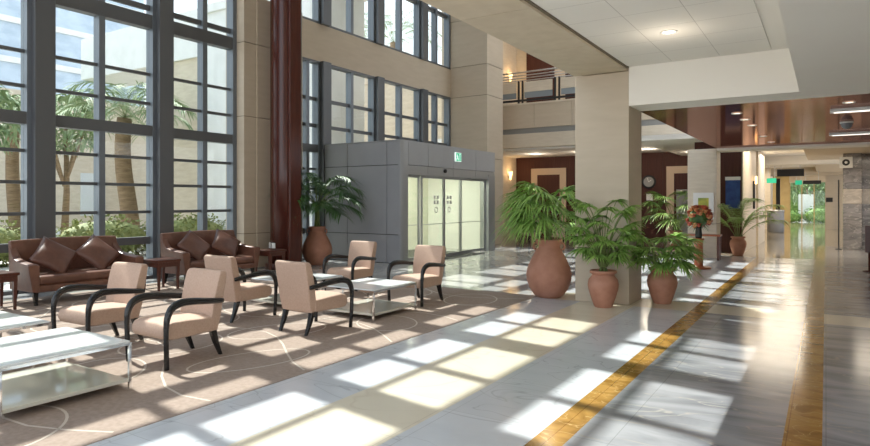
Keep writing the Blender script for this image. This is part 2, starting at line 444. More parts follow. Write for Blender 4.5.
MB().box(-11.07, XV, YV0, YV1, HV, HV + .02).build('roof_sheet', M['clad'], v)
MB().box(-11.07, XV - .3, YV1 - .1, YV1, 0, HV).build('far_cladding', M['clad'], v)
MB().box(-10.95, -10.85, YV0 + .13, YV1 - .11, 0, HV - .02).build('inner_wall', M['fr_in'], v)
MB().box(-10.85, XV - .12, YV0 + .12, YV0 + .14, 0, HV - .02).build('inner_lining', M['matte_white'], v)
MB().box(-10.85, XV - .3, YV1 - .13, YV1 - .10, 0, HV - .02).build('inner_lining', M['matte_white'], v)
MB().box(-10.85, XV - .2, YV0 + .12, YV1 - .12, 2.7, 2.72).build('inner_ceiling', M['whiteceil'], v)
MB().box(-9.8, -9.5, 12.4, 16.1, 2.675, 2.695).build('lit_panel', M['glow_w'], v)
MB().box(-10.6, XV + .25, 13.0, 15.5, 0, .012).build('entrance_mat', M['matte_black'], v)
def glass_door(name, y0, y1, xoff, sticker=False):
    x = XV - .10 + xoff
    MB()
    d = MB(); d.box(x - .02, x + .02, y0, y0 + .045, .02, 2.14); d.box(x - .02, x + .02, y1 - .045, y1, .02, 2.14)
    d.box(x - .02, x + .02, y0 + .045, y1 - .045, .02, .10); d.box(x - .02, x + .02, y0 + .045, y1 - .045, 2.08, 2.14)
    d = d.build(name, M['clad_lite'], v)
    g = MB().box(x - .006, x + .006, y0 + .045, y1 - .045, .10, 2.08).build('pane', M['doorglass'], d); g.location = (0, 0, 0)
    r_ = MB().box(x - .008, x + .010, y0 + .045, y1 - .045, .895, .91).build('marking_line', M['clad_lite'], d)
    r_.location = (0, 0, 0)
    if sticker:
        my = (y0 + y1) / 2 + sticker; b = MB(); xx = x + .009
        for i in (-1, 1):
            for j in (0, 1): b.box(xx, xx + .003, my + i * .075 - .05, my + i * .075 + .05, 1.42 + j * .13, 1.51 + j * .13)
        ob = b.build('sticker', M['sticker'], d); ob.location = (0, 0, 0)
        b = MB()
        ring = [(xx + .002, my + .07 * cos(2 * pi * k / 20), 1.27 + .07 * sin(2 * pi * k / 20)) for k in range(21)]
        b.tube(ring, .012, 6); ob = b.build('sticker', M['sticker'], d); ob.location = (0, 0, 0)
glass_door('side_light', YV0 + .27, 12.72, -.03)
glass_door('sliding_door', 12.72, 13.80, .03, .15)
glass_door('sliding_door', 13.80, 14.72, .03, -.2)
glass_door('side_light', 14.72, 16.2, -.03)
# sensor above the doors
o = MB().lathe([(.05, 0), (.05, .05), (.02, .07)], 16).build('door_sensor', M['matte_black'], None, True); o.rotation_euler = (0, R(90), 0); o.location = (XV - .013, 13.75, 2.29)
tag(o, 'small round black sensor above the sliding glass doors', 'sensor')
# exit sign on the fascia
e = thing('exit_sign', 'green and white emergency exit sign above the sliding glass doors', 'sign', (XV, 14.40, 2.58))
MB().box(0, .04, -.15, .15, 0, .24).build('sign_body', M['sign_white'], e, bevel=.005)
MB().box(.04, .044, -.138, .138, .012, .228).build('sign_panel', M['green_sign'], e)
b = MB()   # running figure and doorway
b.lathe([(.001, .175), (.02, .185), (.02, .2), (.001, .21)], 10) if False else None
b.box(.044, .047, -.10, -.075, .165, .19); b.tube([(.0455, -.085, .16), (.0455, -.06, .10)], .013, 6)
b.tube([(.0455, -.06, .10), (.0455, -.10, .07), (.0455, -.12, .035)], .009, 6); b.tube([(.0455, -.06, .10), (.0455, -.03, .07), (.0455, -.035, .03)], .009, 6)
b.tube([(.0455, -.08, .15), (.0455, -.12, .12)], .007, 6); b.tube([(.0455, -.08, .15), (.0455, -.04, .135)], .007, 6)
b.build('running_figure', M['sign_white'], e)
MB().box(.044, .047, .02, .03, .03, .20).box(.044, .047, .10, .11, .03, .20).box(.044, .047, .03, .10, .19, .20).build('doorway_symbol', M['sign_white'], e)

# ------------------------------------------------------------------ stone pillar behind the vestibule
def stone_column(name, label, x0, x1, y0, y1, zs, m='stone', gap=.008):
    t = thing(name, label, 'column', ((x0 + x1) / 2, (y0 + y1) / 2, 0), world=True)
    for a, c in zip(zs, zs[1:]): MB().box(x0, x1, y0, y1, a + gap * (a > 0), c - gap).build('stone_course', M[m], t, bevel=.006)
    MB().box(x0 + .02, x1 - .02, y0 + .02, y1 - .02, .01, zs[-1] - .01).build('core', M['joint'], t)
    return t
stone_column('stone_column', 'broad limestone column rising behind the grey entrance box', -11.45, -9.64, 18.3, 19.5, [0, .78, 2.95, 5.1, 6.15, 7.75, 9.6, 11.5, 14])
stone_column('stone_column', 'square limestone column with terracotta pots at its foot', -3.19, -2.39, 8.9, 9.62, [0, .80, 3.38])
stone_column('stone_column', 'pale limestone column behind the flowers, with a framed print', -3.12, -2.41, 17.4, 18.1, [0, .9, 2.88], 'stone_pale')

# ------------------------------------------------------------------ beam, ceilings over the walkway
b = MB()
yy = [-5, -2.6, -.2, 1.9, 3.7, 5.5, 7.2, 8.9]
for a, c in zip(yy, yy[1:]): b.box(-3.2, -2.42, a + .006, c - .006, 3.38, 3.45)
struct(b.build('ceiling', M['soffit']))
struct(box(-3.2, -2.40, -5, 18, 3.45, 14.3).build('wall_upper', M['stone']))
struct(box(-2.42, -2.39, -5, 8.9, 3.41, 3.45).build('gap_shade_strip', M['joint']))  # dark strip painted in for the shade of the gap beside the soffit
c = MB().box(-2.385, -.28, -5, 8.9, 3.43, 3.53); struct(c.build('ceiling', M['whiteceil']))
tc = MB().box(-3.0, 3.0, -12.9, 0, 0, .01)
tb = MB().box(-2.38, -.58, -5, 8.78, 0, .012).build('ceiling', M['tiles'])
tb.location = (0, 0, 3.418); struct(tb)
tc.bm.free()
m = M['tiles']; mp = [n for n in m.node_tree.nodes if n.type == 'MAPPING'][0]
mp.inputs['Location'].default_value = (8.78, .58, 0); mp.inputs['Rotation'].default_value = (0, 0, R(90))
mp.vector_type = 'POINT'
struct(box(-2.39, 4, 8.9, 9.0, 2.87, 3.45).build('wall_bulkhead', M['white_paint']))
struct(box(-2.39, 4, 9.0, 9.54, 2.87, 2.95).build('ceiling', M['white_paint']))
struct(box(-.28, 4, -5, 8.9, 2.87, 3.5).build('ceiling', M['white_paint']))
struct(box(-2.40, 4, 9.54, 17.35, 2.87, 2.97).build('ceiling', M['redceil']))
struct(box(-2.40, 4, 17.35, 18.2, 2.82, 3.0).build('trim_4', M['white_paint']))
struct(box(-11.4, 4, -5, 18.3, 14.3, 14.5).build('ceiling', M['whiteceil'])) 

def downlight(x, y, z, label, r=.085, power=0, grp='recessed ceiling downlights', m='lamp'):
    t = thing('downlight', label, 'ceiling light', (x, y, z), 0, grp)
    MB().lathe([(r * .8, -.004), (r, -.012), (r * 1.15, -.006), (r * 1.15, 0)], 20, caps=False).build('trim_ring', M['matte_white'], t, True)
    MB().lathe([(.001, -.003), (r * .8, -.003)], 20, caps=False).build('lens', M[m], t)
    return t
downlight(-1.50, 7.25, 3.416, 'single round recessed downlight in the white tiled ceiling', .085)

# glossy ceiling lamps: pixel rows of the photo worked out on z = 2.87
for x, y, lab in ((-1.17, 10.54, 'downlight in the glossy red ceiling, nearest the white bulkhead, left row'),
                  (-1.14, 11.4, 'second downlight from the white bulkhead in the glossy red ceiling, left row'),
                  (-1.12, 12.35, 'third downlight from the white bulkhead in the glossy red ceiling, left row'),
                  (-1.11, 14.55, 'fourth downlight from the white bulkhead in the glossy red ceiling, left row'),
                  (-1.07, 16.1, 'downlight in the glossy red ceiling nearest its white far edge'),
                  (.27, 10.2, 'downlight in the glossy red ceiling, rightmost, near the white bulkhead')):
    downlight(x, y, 2.868, lab, .07, m='lamp_dim')
for y, w, lab in ((10.9, .16, 'nearer long white glowing bar added on the glossy red ceiling at right'), (14.7, .16, 'farther long white glowing bar added on the glossy red ceiling at right')):
    t = thing('glow_bar', lab, 'ceiling light', (.9, y, 2.87))  # added glowing bar imitating a bright line in the ceiling gloss
    MB().box(-.85, 1.6, -.10, .10, -.05, 0).build('bar_body', M['matte_white'], t, bevel=.008)
    MB().box(-.80, 1.55, -.07, .07, -.054, -.05).build('bar_glow', M['glow_w'], t)
t = thing('dome_camera', 'small white dome camera on the glossy red ceiling', 'camera', (.3, 12.7, 2.87))
MB().lathe([(.10, -.03), (.10, 0)], 20).build('mount', M['matte_white'], t, True)
MB().lathe([(.001, -.13), (.05, -.115), (.08, -.08), (.09, -.03)], 20, caps=False).build('dome', M['greyplastic'], t, True)

# ------------------------------------------------------------------ back of the atrium: balcony and walnut wall
YB = 21.0
bal = sroot('wall_back', (-7, YB, 3.5))
MB().box(-12, -3.3, YB, YB + .25, 3.5, 4.02).build('lintel', M['stone_pale'], bal)
MB().box(-12, -3.3, YB + .06, YB + .25, 4.02, 4.22).build('recess_band', M['grey_band'], bal)
b = MB(); xx = -12
while xx < -3.4:
    b.box(xx + .006, min(xx + 1.45, -3.3) - .006, YB, YB + .25, 4.22, 5.1); xx += 1.45
b.build('parapet_panels', M['stone'], bal)
MB().box(-12, -3.3, YB - .03, YB + .28, 5.1, 5.16).build('ledge', M['stone_pale'], bal)
struct(box(-12, -2.4, YB + .25, 25.2, 3.42, 3.55).build('ceiling', M['whiteceil']))
struct(box(-12, -3.3, YB + .25, 25.2, 5.0, 5.1).build('floor', M['stone_pale']))
# walnut panelled wall behind, ground floor and upper floor
b = MB(); xx = -11.7
while xx < -2.5:
    b.box(xx + .004, min(xx + .9, -2.4) - .004, 25.0, 25.2, 0, 3.42); xx += .9
struct(b.build('wall_back', M['woodwall']))
struct(box(-12.1, -11.7, 19.5, 25.2, 0, 9.5).build('wall_alcove', M['stone_pale']))
ub = sroot('wall_back', (-7, 25, 5.1))
MB().box(-11.7, -2.4, 25.05, 25.25, 5.1, 9.5).build('plaster', M['stone_pale'], ub)
for x0, x1 in ((-11.2, -9.9), (-9.4, -8.3), (-7.6, -6.4), (-5.6, -4.4)):
    MB().box(x0, x1, 25.0, 25.05, 5.1, 8.2).build('wood_panel', M['woodwall'], ub)
struct(box(-12, -3.2, YB, 25.2, 8.6, 8.8).build('ceiling', M['whiteceil']))
struct(box(-12, -3.2, YB, YB + .3, 8.8, 14.3).build('wall_upper', M['stone']))
# railing
rl = thing('balcony_railing', 'balcony railing of dark posts, glass panels and thin steel rails above the parapet', 'railing', (-7, YB + .1, 5.16), world=True)
for z in (6.02, 6.12, 6.22, 6.34):
    MB().tube([(-11.6, YB + .1, z), (-3.4, YB + .1, z)], .022 if z < 6.3 else .03, 8).build('rail', M['steel'], rl, True)
MB().box(-11.6, -3.4, YB + .08, YB + .12, 5.24, 5.32).build('bottom_rail', M['matte_black'], rl)
px_ = -11.25
while px_ < -3.4:
    for dx in (0, .16):
        MB().box(px_ + dx, px_ + dx + .06, YB + .07, YB + .13, 5.16, 6.02).build('post', M['matte_black'], rl)
    if px_ + 1.45 < -3.3: MB().box(px_ + .26, px_ + 1.38, YB + .095, YB + .105, 5.36, 5.58).build('pane', M['tint'], rl); MB().box(px_ + .26, px_ + 1.38, YB + .08, YB + .11, 5.58, 5.97).build('infill_board', M['stone_pale'], rl)
    px_ += 1.45
# doors in the walnut wall
def wall_door(name, x0, x1, z, glassy):
    d = sroot(name, ((x0 + x1) / 2, 25, 0))
    b = MB(); b.box(x0, x0 + .28, 24.94, 25.0, 0, z); b.box(x1 - .28, x1, 24.94, 25.0, 0, z); b.box(x0 + .28, x1 - .28, 24.94, 25.0, z - .28, z)
    b.build('door_frame', M['beigetrim'], d)
    MB().box(x0 + .28, x1 - .28, 24.97, 25.0, 0, z - .28).build('door_leaf', M['woodwall'], d)
    if glassy: MB().box(x0 + .36, x1 - .36, 24.96, 24.97, .1, 1.95).build('door_glass', M['grey_band'], d)
    MB().tube([((x0 + x1) / 2 + .3, 24.93, 1.0), ((x0 + x1) / 2 + .3, 24.93, 1.3)], .015, 6).build('door_handle', M['steel'], d)
wall_door('door_1', -10.95, -9.35, 2.92, False)
wall_door('door_2', -5.25, -3.7, 2.85, True)
# clock
t = thing('wall_clock', 'round wall clock with black rim on the dark walnut wall', 'clock', (-5.92, 25.0, 2.26))
o = MB().lathe([(.27, 0), (.27, .05), (.23, .06)], 32).build('rim', M['matte_black'], t, True); o.rotation_euler = (R(90), 0, 0)
o = MB().lathe([(.001, .062), (.20, .062)], 32, caps=False).build('dial', M['grey_band'], t); o.rotation_euler = (R(90), 0, 0)
b = MB(); b.tube([(0, -.07, 0), (.10, -.07, .07)], .012, 6); b.build('hand', M['matte_white'], t)
b = MB(); b.tube([(0, -.07, 0), (-.05, -.07, .15)], .01, 6); b.build('hand', M['matte_white'], t)
o = box(-6.02, -5.78, 24.975, 25.0, 1.52, 1.78).build('wall_notice', M['matte_white']); tag(o, 'small white notice on the walnut wall below the clock', 'notice')
# sconces
for z, lab in ((2.6, 'glowing amber wall lamp on beige wall below the balcony'), (6.9, 'glowing amber wall lamp on beige wall of the balcony level')):
    t = thing('wall_lamp', lab, 'wall lamp', (-11.7, 24.2, z))
    MB().lathe([(.03, -.18), (.10, .18)], 16).build('shade', M['sconce'], t, True, loc=(.1, 0, 0))
    MB().box(0, .06, -.05, .05, -.1, .1).build('bracket', M['steel'], t)
    L = bpy.data.lights.new('lamp', 'POINT'); L.energy = 5; L.color = (1, .62, .28); L.shadow_soft_size = .1
    lo = bpy.data.objects.new('sconce_light', L); COL.objects.link(lo); lo.location = (-11.35, 24.2, z + .25)

# ------------------------------------------------------------------ corridor beyond
struct(box(-3.3, -2.03, 19.5, 19.6, 0, 3.3).build('wall_corridor', M['woodwall']))
struct(box(-2.6, -2.0, 19.6, 23.4, 0, 3.3).build('wall_corridor', M['stone_pale']))
struct(box(-2.03, -2.0, 19.46, 19.6, 0, 3.3).build('trim_6', M['stone_pale']))
struct(box(-2.6, -1.94, 23.4, 26.0, 0, 3.3).build('wall_corridor', M['stone_pale']))
struct(box(-4.7, -4.5, 25.2, 48, 0, 3.3).build('wall_corridor', M['ochre']))
struct(box(-2.9, -2.45, 36.5, 38.0, 0, 3.3).build('wall_corridor', M['stone_pale']))
we = sroot('wall_end', (0, 48, 0))
MB().box(-4.6, -2.1, 47.9, 48.1, 0, 3.3).build('wall_panel', M['ochre'], we)
MB().box(.02, 4, 47.9, 48.1, 0, 3.3).build('wall_panel', M['stone'], we)
MB().box(-2.1, .02, 47.9, 48.1, 2.75, 3.3).build('wall_panel', M['stone'], we)
w = sroot('window_99', (-1.3, 48, 0)); w.name = 'window_%d' % (nwin[0] + 1)
b = MB()
for x in (-2.1, -1.4, -.7, -.05): b.box(x, x + .06, 47.95, 48.05, 0, 2.75)
b.build('window_frame', M['ochre'], w); MB().box(-2.04, 0, 47.99, 48.01, 0, 2.75).build('pane', M['glass'], w)
b = MB(); b.box(-2.35, -2.15, 38.9, 39.1, 0, 2.75); b.box(-4.4, -2.35, 38.9, 39.1, 2.55, 2.75)
struct(b.build('trim_5', M['matte_black']))
struct(box(-.03, .32, 38.5, 39.2, 0, 3.2).build('wall_right', M['stone']))
struct(box(.32, 3.0, 38.8, 39.2, 0, 3.2).build('wall_right', M['stone']))
# ceilings
struct(box(-4.7, 4, 18.2, 48.5, 3.25, 3.4).build('ceiling', M['whiteceil']))
struct(box(-.55, 4, 18.2, 26.0, 2.98, 3.25).build('ceiling', M['soffit']))
struct(box(-2.6, 4, 27.4, 28.2, 2.93, 3.25).build('ceiling', M['white_paint']))
struct(box(-.4, 4, 28.2, 37, 2.98, 3.25).build('ceiling', M['soffit']))
struct(box(-4.5, 4, 37, 38.2, 2.85, 3.25).build('ceiling', M['stone']))
# marble on the right
zs = [0, .7, 1.42, 1.88, 2.5, 2.98]; mm = ['greymarble', 'greymarble', 'palemarble', 'greymarble', 'greymarble']
t = thing('marble_column', 'polished grey marble column with a paler band at right edge', 'column', (.7, 23.2, 0), world=True)
for (a, c), m_ in zip(zip(zs, zs[1:]), mm): MB().box(.45, .93, 22.9, 23.5, a, c - .006).build('marble_course', M[m_], t, bevel=.004)
w = sroot('wall_right', (1.5, 23.4, 0))
for (a, c), m_ in zip(zip(zs, zs[1:]), ['leatherstone'] * 5):
    MB().box(.95, 4, 23.3, 23.6, a, c - .006).build('marble_course', M['palemarble' if 1.3 < a < 1.5 else 'greymarble'], w)
MB().box(.93, .95, 23.2, 23.6, 0, 2.98).build('shadow_joint', M['matte_black'], w)
t = thing('rail_post', 'slim dark post standing just left of the marble column', 'post', (.33, 22.7, 0))
MB().lathe([(.09, 0), (.09, .015), (.02, .02), (.02, 2.15), (.001, 2.16)], 14).build('pole', M['matte_black'], t, True)
s = thing('camera_sign', 'square white sign with black round symbol at top of marble column', 'sign', (.52, 22.7, 2.52))
MB().box(-.17, .17, -.02, .02, 0, .34).build('sign_board', M['matte_white'], s)
o = MB().lathe([(.001, 0), (.10, 0), (.10, .006), (.001, .006)], 24).build('round_symbol', M['matte_black'], s); o.rotation_euler = (R(90), 0, 0); o.location = (0, -.02, .17)
o = MB().lathe([(.001, 0), (.04, 0), (.04, .004), (.001, .004)], 16).build('symbol_centre', M['matte_white'], s); o.rotation_euler = (R(90), 0, 0); o.location = (0, -.027, .17)
MB().box(.10, .14, .02, .20, .12, .22).build('bracket', M['steel'], s)
struct(box(4, 4.2, 1.5, 23.6, 0, 3.5).build('wall_right', M['stone_pale']))
# dark stand at the right edge
t = thing('queue_stand', 'dark brown stand at the far right edge beside the corridor', 'stand', (.78, 15.9, 0))
MB().lathe([(.13, 0), (.13, .02), (.03, .03), (.03, .95)], 14).build('pole', M['darkwood'], t, True)
MB().box(-.08, .20, -.03, .03, .40, .98).build('panel', M['darkwood'], t, bevel=.005)
# hanging signs
def hsign(label, x0, x1, y, z0, z1, m, zc=3.25):
    t = thing('hanging_sign', label, 'sign', ((x0 + x1) / 2, y, z1))
    w = (x1 - x0) / 2
    MB().box(-w, w, -.04, .04, z0 - z1, 0).build('sign_board', M[m], t, bevel=.006)
    for sx in (-.7, .7): MB().tube([(sx * w, 0, 0), (sx * w, 0, zc - z1)], .01, 6).build('hanger_rod', M['steel'], t)
    return t
hsign('wide black sign hanging across the far corridor', -1.77, -.775, 30, 2.55, 2.86, 'matte_black')
hsign('narrower black sign beyond the wide black one, beside a green sign', -.98, -.2, 36.0, 2.35, 2.53, 'matte_black', 2.98)
hsign('small green exit sign left of the narrow black sign', -1.32, -1.02, 36.0, 2.33, 2.55, 'green_sign')
hsign('small green exit sign hanging above the grey drum', -2.38, -1.98, 33.0, 2.35, 2.58, 'green_sign')
o = box(.0, .30, 38.46, 38.5, 1.45, 1.68).build('wall_sign', M['matte_black']); tag(o, 'black sign on the beige wall end in the far corridor', 'sign')
# grey drum
t = thing('drum_bin', 'grey cylindrical drum standing in the far corridor', 'bin', (-2.02, 33.2, 0))
MB().lathe([(.34, 0), (.36, .04), (.36, .98), (.34, 1.0)], 32).build('drum_body', M['greyplastic'], t, True)
MB().lathe([(.37, 1.0), (.37, 1.06), (.30, 1.08)], 32).build('lid', M['steel'], t, True)
# banner and framed print
t = thing('banner', 'blue banner with white top strip on the dark corridor wall', 'banner', (-2.265, 19.47, 1.28))
b = box(-.19, .19, -.012, .012, 0, .82).build('banner_sheet', M['blue'], t)
MB().box(-.20, .20, -.02, .015, .82, .92).build('header_strip', M['matte_white'], t)
t = thing('picture_frame', 'white framed green and yellow print on the pale column behind the flowers', 'picture', (-2.72, 17.37, 1.02))
b = MB(); b.box(-.25, -.13, -.03, .03, 0, .70); b.box(.13, .25, -.03, .03, 0, .70); b.box(-.13, .13, -.03, .03, 0, .14); b.box(-.13, .13, -.03, .03, .56, .70)
b.build('frame', M['matte_white'], t); MB().box(-.13, .13, -.02, 0, .14, .56).build('print', M['pic_green'], t)
t = thing('console_table', 'reddish wood console table in front of the pale column', 'table', (-2.72, 16.95, 0))
MB().box(-.48, .48, -.18, .18, .60, .65).build('tabletop', M['orangewood'], t, bevel=.008)
for sx in (-1, 1):
    for sy in (-1, 1): MB().box(sx * .43 - .025, sx * .43 + .025, sy * .14 - .025, sy * .14 + .025, 0, .60).build('leg', M['darkwood'], t)
# wall lamp on the corridor wall
t = thing('wall_lamp', 'slim dark wall lamp on the beige corridor wall past the banner', 'wall lamp', (-2.0, 22.3, 1.6))
MB().box(0, .06, -.06, .06, -.35, .55).build('bracket', M['matte_black'], t); MB().box(.06, .12, -.05, .05, .45, .7).build('shade', M['sconce'], t)

# ------------------------------------------------------------------ furniture
def make_chair(loc, rz, label, grp):
    t = thing('armchair', label, 'armchair', loc, rz, grp)
    # seat cushion, crowned, rounded front
    prof = [(-.24, .25), (.22, .245), (.28, .26), (.305, .30), (.305, .345), (.285, .385), (.22, .405), (.05, .402), (-.24, .385)]
    rings = []
    for x, k in ((-.255, .0), (-.235, 1), (-.12, 1.0), (.12, 1.0), (.235, 1), (.255, 0)):
        cz = .325
        ins = .93 if k == 0 else 1
        crown = .012 if abs(x) < .2 else 0
        rings.append([(x, .03 + (a - .03) * ins, cz + (z - cz) * ins + (crown if z > .37 else 0)) for a, z in prof])
    MB().hull(rings).build('seat', M['tan'], t, bevel=.012, seg=3)
    # backrest, a leaning slab, slightly dished and narrowing down
    rings = []
    for z, yf, yb, hw in ((.245, -.20, -.275, .245), (.40, -.205, -.315, .25), (.55, -.225, -.335, .255), (.70, -.26, -.362, .26), (.79, -.288, -.375, .26), (.82, -.305, -.37, .245)):
        d = .018
        rings.append([(-hw, yf, z), (-hw * .5, yf - d, z), (0, yf - d * 1.3, z), (hw * .5, yf - d, z), (hw, yf, z), (hw, yb, z), (0, yb - .012, z), (-hw, yb, z)])
    MB().hull(rings).build('backrest', M['tan'], t, bevel=.014, seg=3)
    for sx in (-1, 1):
        pts = smoothpath([(sx * .268, -.315, .535), (sx * .285, -.15, .555), (sx * .298, .05, .578), (sx * .304, .17, .578), (sx * .306, .255, .545), (sx * .306, .300, .47), (sx * .304, .312, .36), (sx * .300, .308, .18), (sx * .294, .300, 0)], 5)
        n = len(pts); rad = [.021 + .012 * sin(pi * min(1, i / (n * .75))) for i in range(n)]
        MB().tube(pts, rad, 10, (1, 0, 0), 1.1).build('arm', M['black'], t, True)
        MB().hull([[(sx * .215 - w, y - w, z), (sx * .215 + w, y - w, z), (sx * .215 + w, y + w, z), (sx * .215 - w, y + w, z)] for z, y, w in ((0, -.33, .016), (.13, -.275, .023), (.26, -.235, .03))]).build('leg', M['black'], t, bevel=.006)
    return t
G6 = 'lounge armchairs'
c0 = make_chair((-5.20, 3.56, 0), pi, 'tan armchair with black arms at the front, nearest the marble strip and large coffee table', G6)
dup(c0, (-6.42, 3.50, 0), R(183), 'tan armchair half hidden behind the frontmost armchair, facing the near coffee tables', G6)
dup(c0, (-6.37, 5.29, 0), 0, 'tan armchair with its back to us, left of the two such chairs, nearer the sofas', G6)
dup(c0, (-5.06, 5.27, 0), R(-3), 'tan armchair with its back to us, right of the two, nearer the marble strip', G6)
dup(c0, (-6.60, 7.72, 0), pi, 'tan armchair facing us in front of the grey wall cladding, left of the pair', G6)
dup(c0, (-5.10, 7.48, 0), R(178), 'tan armchair facing us in front of the sliding glass doors', G6)
G7 = 'armchairs under the balcony'
dup(c0, (-9.05, 20.6, 0), R(150), 'small distant tan armchair under the balcony, left of two behind the big palm', G7)
dup(c0, (-7.9, 20.2, 0), R(200), 'small distant tan armchair under the balcony, right of two behind the big palm', G7)
t = thing('side_table', 'low dark table under the balcony between the distant armchairs', 'table', (-8.5, 20.0, 0))
MB().lathe([(.30, .42), (.32, .44), (.32, .46), (.30, .47)], 24).build('tabletop', M['matte_black'], t, True); MB().lathe([(.2, 0), (.2, .02), (.04, .04), (.04, .42)], 16).build('pedestal', M['matte_black'], t, True)

def coffee(x0, x1, y0, y1, label, h=.385):
    cx, cy = (x0 + x1) / 2, (y0 + y1) / 2; a, b_ = (x1 - x0) / 2, (y1 - y0) / 2
    t = thing('coffee_table', label, 'coffee table', (cx, cy, .004), 0, 'glass coffee tables')
    MB().box(-a + .01, a - .01, -b_ + .01, b_ - .01, h - .014, h).build('tabletop', M['tableglass'], t, bevel=.003)
    b = MB(); w = .012
    b.box(-a, a, -b_, -b_ + w, h - .035, h - .012); b.box(-a, a, b_ - w, b_, h - .035, h - .012); b.box(-a, -a + w, -b_ + w, b_ - w, h - .035, h - .012); b.box(a - w, a, -b_ + w, b_ - w, h - .035, h - .012)
    b.build('top_frame', M['chrome'], t)
    for sx in (-1, 1):
        for sy in (-1, 1):
            MB().box(min(sx * a, sx * (a - .022)), max(sx * a, sx * (a - .022)), min(sy * b_, sy * (b_ - .022)), max(sy * b_, sy * (b_ - .022)), 0, h - .035).build('leg', M['chrome'], t, bevel=.002)
    MB().box(-a + .022, a - .022, -b_ + .022, b_ - .022, .055, .085).build('lower_shelf', M['shelfglass'], t, bevel=.003)
    return t
coffee(-5.66, -4.66, 1.86, 2.79, 'square white glass coffee table with chrome legs, nearest to us at lower left')
coffee(-7.06, -6.04, 1.88, 2.84, 'white glass coffee table at the left edge behind the nearest one')
coffee(-5.60, -4.74, 5.98, 6.93, 'white glass coffee table with chrome legs in front of the armchair by the glass doors')
coffee(-7.0, -6.05, 5.98, 6.93, 'white glass coffee table half hidden behind the two armchairs with backs to us')

def make_sofa(loc, rz, label):
    t = thing('sofa', label, 'sofa', loc, rz, 'brown leather sofas')
    W = .80
    MB().prism([(-.33, .19), (.38, .19), (.385, .27), (.36, .29), (-.33, .29)], -W + .03, W - .03).build('base', M['leather'], t, bevel=.015, seg=2)
    MB().prism([(-.30, .29), (.36, .29), (.385, .33), (.385, .385), (.35, .42), (.1, .43), (-.30, .42)], -W + .09, W - .09).build('seat_cushion', M['leather'], t, bevel=.02, seg=3)
    rings = []
    for k in range(9):
        x = -W + 2 * W * k / 8; top = .915 + .018 * (1 - (x / W) ** 2); f = .03 * (x / W) ** 2
        rings.append([(x, -.23 + f, .28), (x, -.28 + f, .60), (x, -.335 + f, top - .03), (x, -.37 + f, top), (x, -.42 + f, top - .02), (x, -.40 + f, .6), (x, -.34, .20), (x, -.28, .20)])
    MB().hull(rings).build('backrest', M['leather'], t, bevel=.012, seg=2)
    for sx in (-1, 1):
        rings = []
        for y, top, o in ((.39, .585, .05), (.36, .605, .05), (.1, .625, .04), (-.15, .665, .02), (-.26, .76, .0), (-.33, .86, -.005)):
            xi, xo = sx * (W - .085), sx * (W + .015)
            rings.append([(xi, y, .20), (xi, y, top - .02), (xi + sx * (o + .01), y, top), (xo + sx * o, y, top - .015), (xo + sx * o * .6, y, .45), (xo - sx * .01, y, .20)])
        MB().hull(rings).build('arm', M['leather'], t, bevel=.014, seg=2)
        for y0, yt in ((.33, .30), (-.33, -.29)):
            MB().hull([[(sx * .74 - w, y - w, z), (sx * .74 + w, y - w, z), (sx * .74 + w, y + w, z), (sx * .74 - w, y + w, z)] for z, y, w in ((0, y0, .02), (.195, yt, .034))]).build('leg', M['black'], t, bevel=.005)
    return t
SX = -9.83
s1 = make_sofa((SX, 5.0, 0), R(-90), 'brown leather sofa at left, under the tall window with palms')
s2 = dup(s1, (SX, 7.45, 0), R(-90), 'brown leather sofa farther back, beside the red wood column')

def cushion(loc, rot, label, s=.25, th=.085):
    b = MB(); N = 12; top = {}; bot = {}
    for i in range(N + 1):
        for j in range(N + 1):
            u = -1 + 2 * i / N; w = -1 + 2 * j / N
            e = ((1 - u * u) * (1 - w * w)) ** .42
            pin = 1 - .07 * (1 - u * u) * (abs(w) ** 4) ; pin2 = 1 - .07 * (1 - w * w) * (abs(u) ** 4)
            p = (u * s * pin2, w * s * pin)
            dz = th * e + .006 * sin(u * 6 + w * 4) * e
            top[i, j] = b.bm.verts.new((p[0], p[1], dz))
            bot[i, j] = top[i, j] if (i in (0, N) or j in (0, N)) else b.bm.verts.new((p[0], p[1], -th * e))
    for i in range(N):
        for j in range(N):
            b._face([top[i, j], top[i + 1, j], top[i + 1, j + 1], top[i, j + 1]])
            b._face([bot[i, j], bot[i, j + 1], bot[i + 1, j + 1], bot[i + 1, j]])
    o = b.build('cushion', M['leather_d'], None, True)
    o.matrix_world = Matrix.Translation(loc) @ rot
    tag(o, label, 'cushion', 'leather cushions on the sofas')
for yc, lab in ((4.66, 'dark brown leather cushion at the left of the nearer sofa'), (5.32, 'dark brown leather cushion at the right of the nearer sofa'),
                (7.10, 'dark brown leather cushion at the left of the farther sofa'), (7.80, 'dark brown leather cushion at the right of the farther sofa, toward the red column')):
    # leaning plane: normal points into the room and up
    nrm = Vector((1, 0, .75)).normalized(); a = Vector((0, 1, 0)); c_ = nrm.cross(a)
    rm = Matrix((a, c_, nrm)).transposed().to_4x4()
    cushion((SX + .0, yc, .665), rm @ Matrix.Rotation(R(45 + (6 if yc in (4.66, 7.8) else -7)), 4, 'Z'), lab, .27)

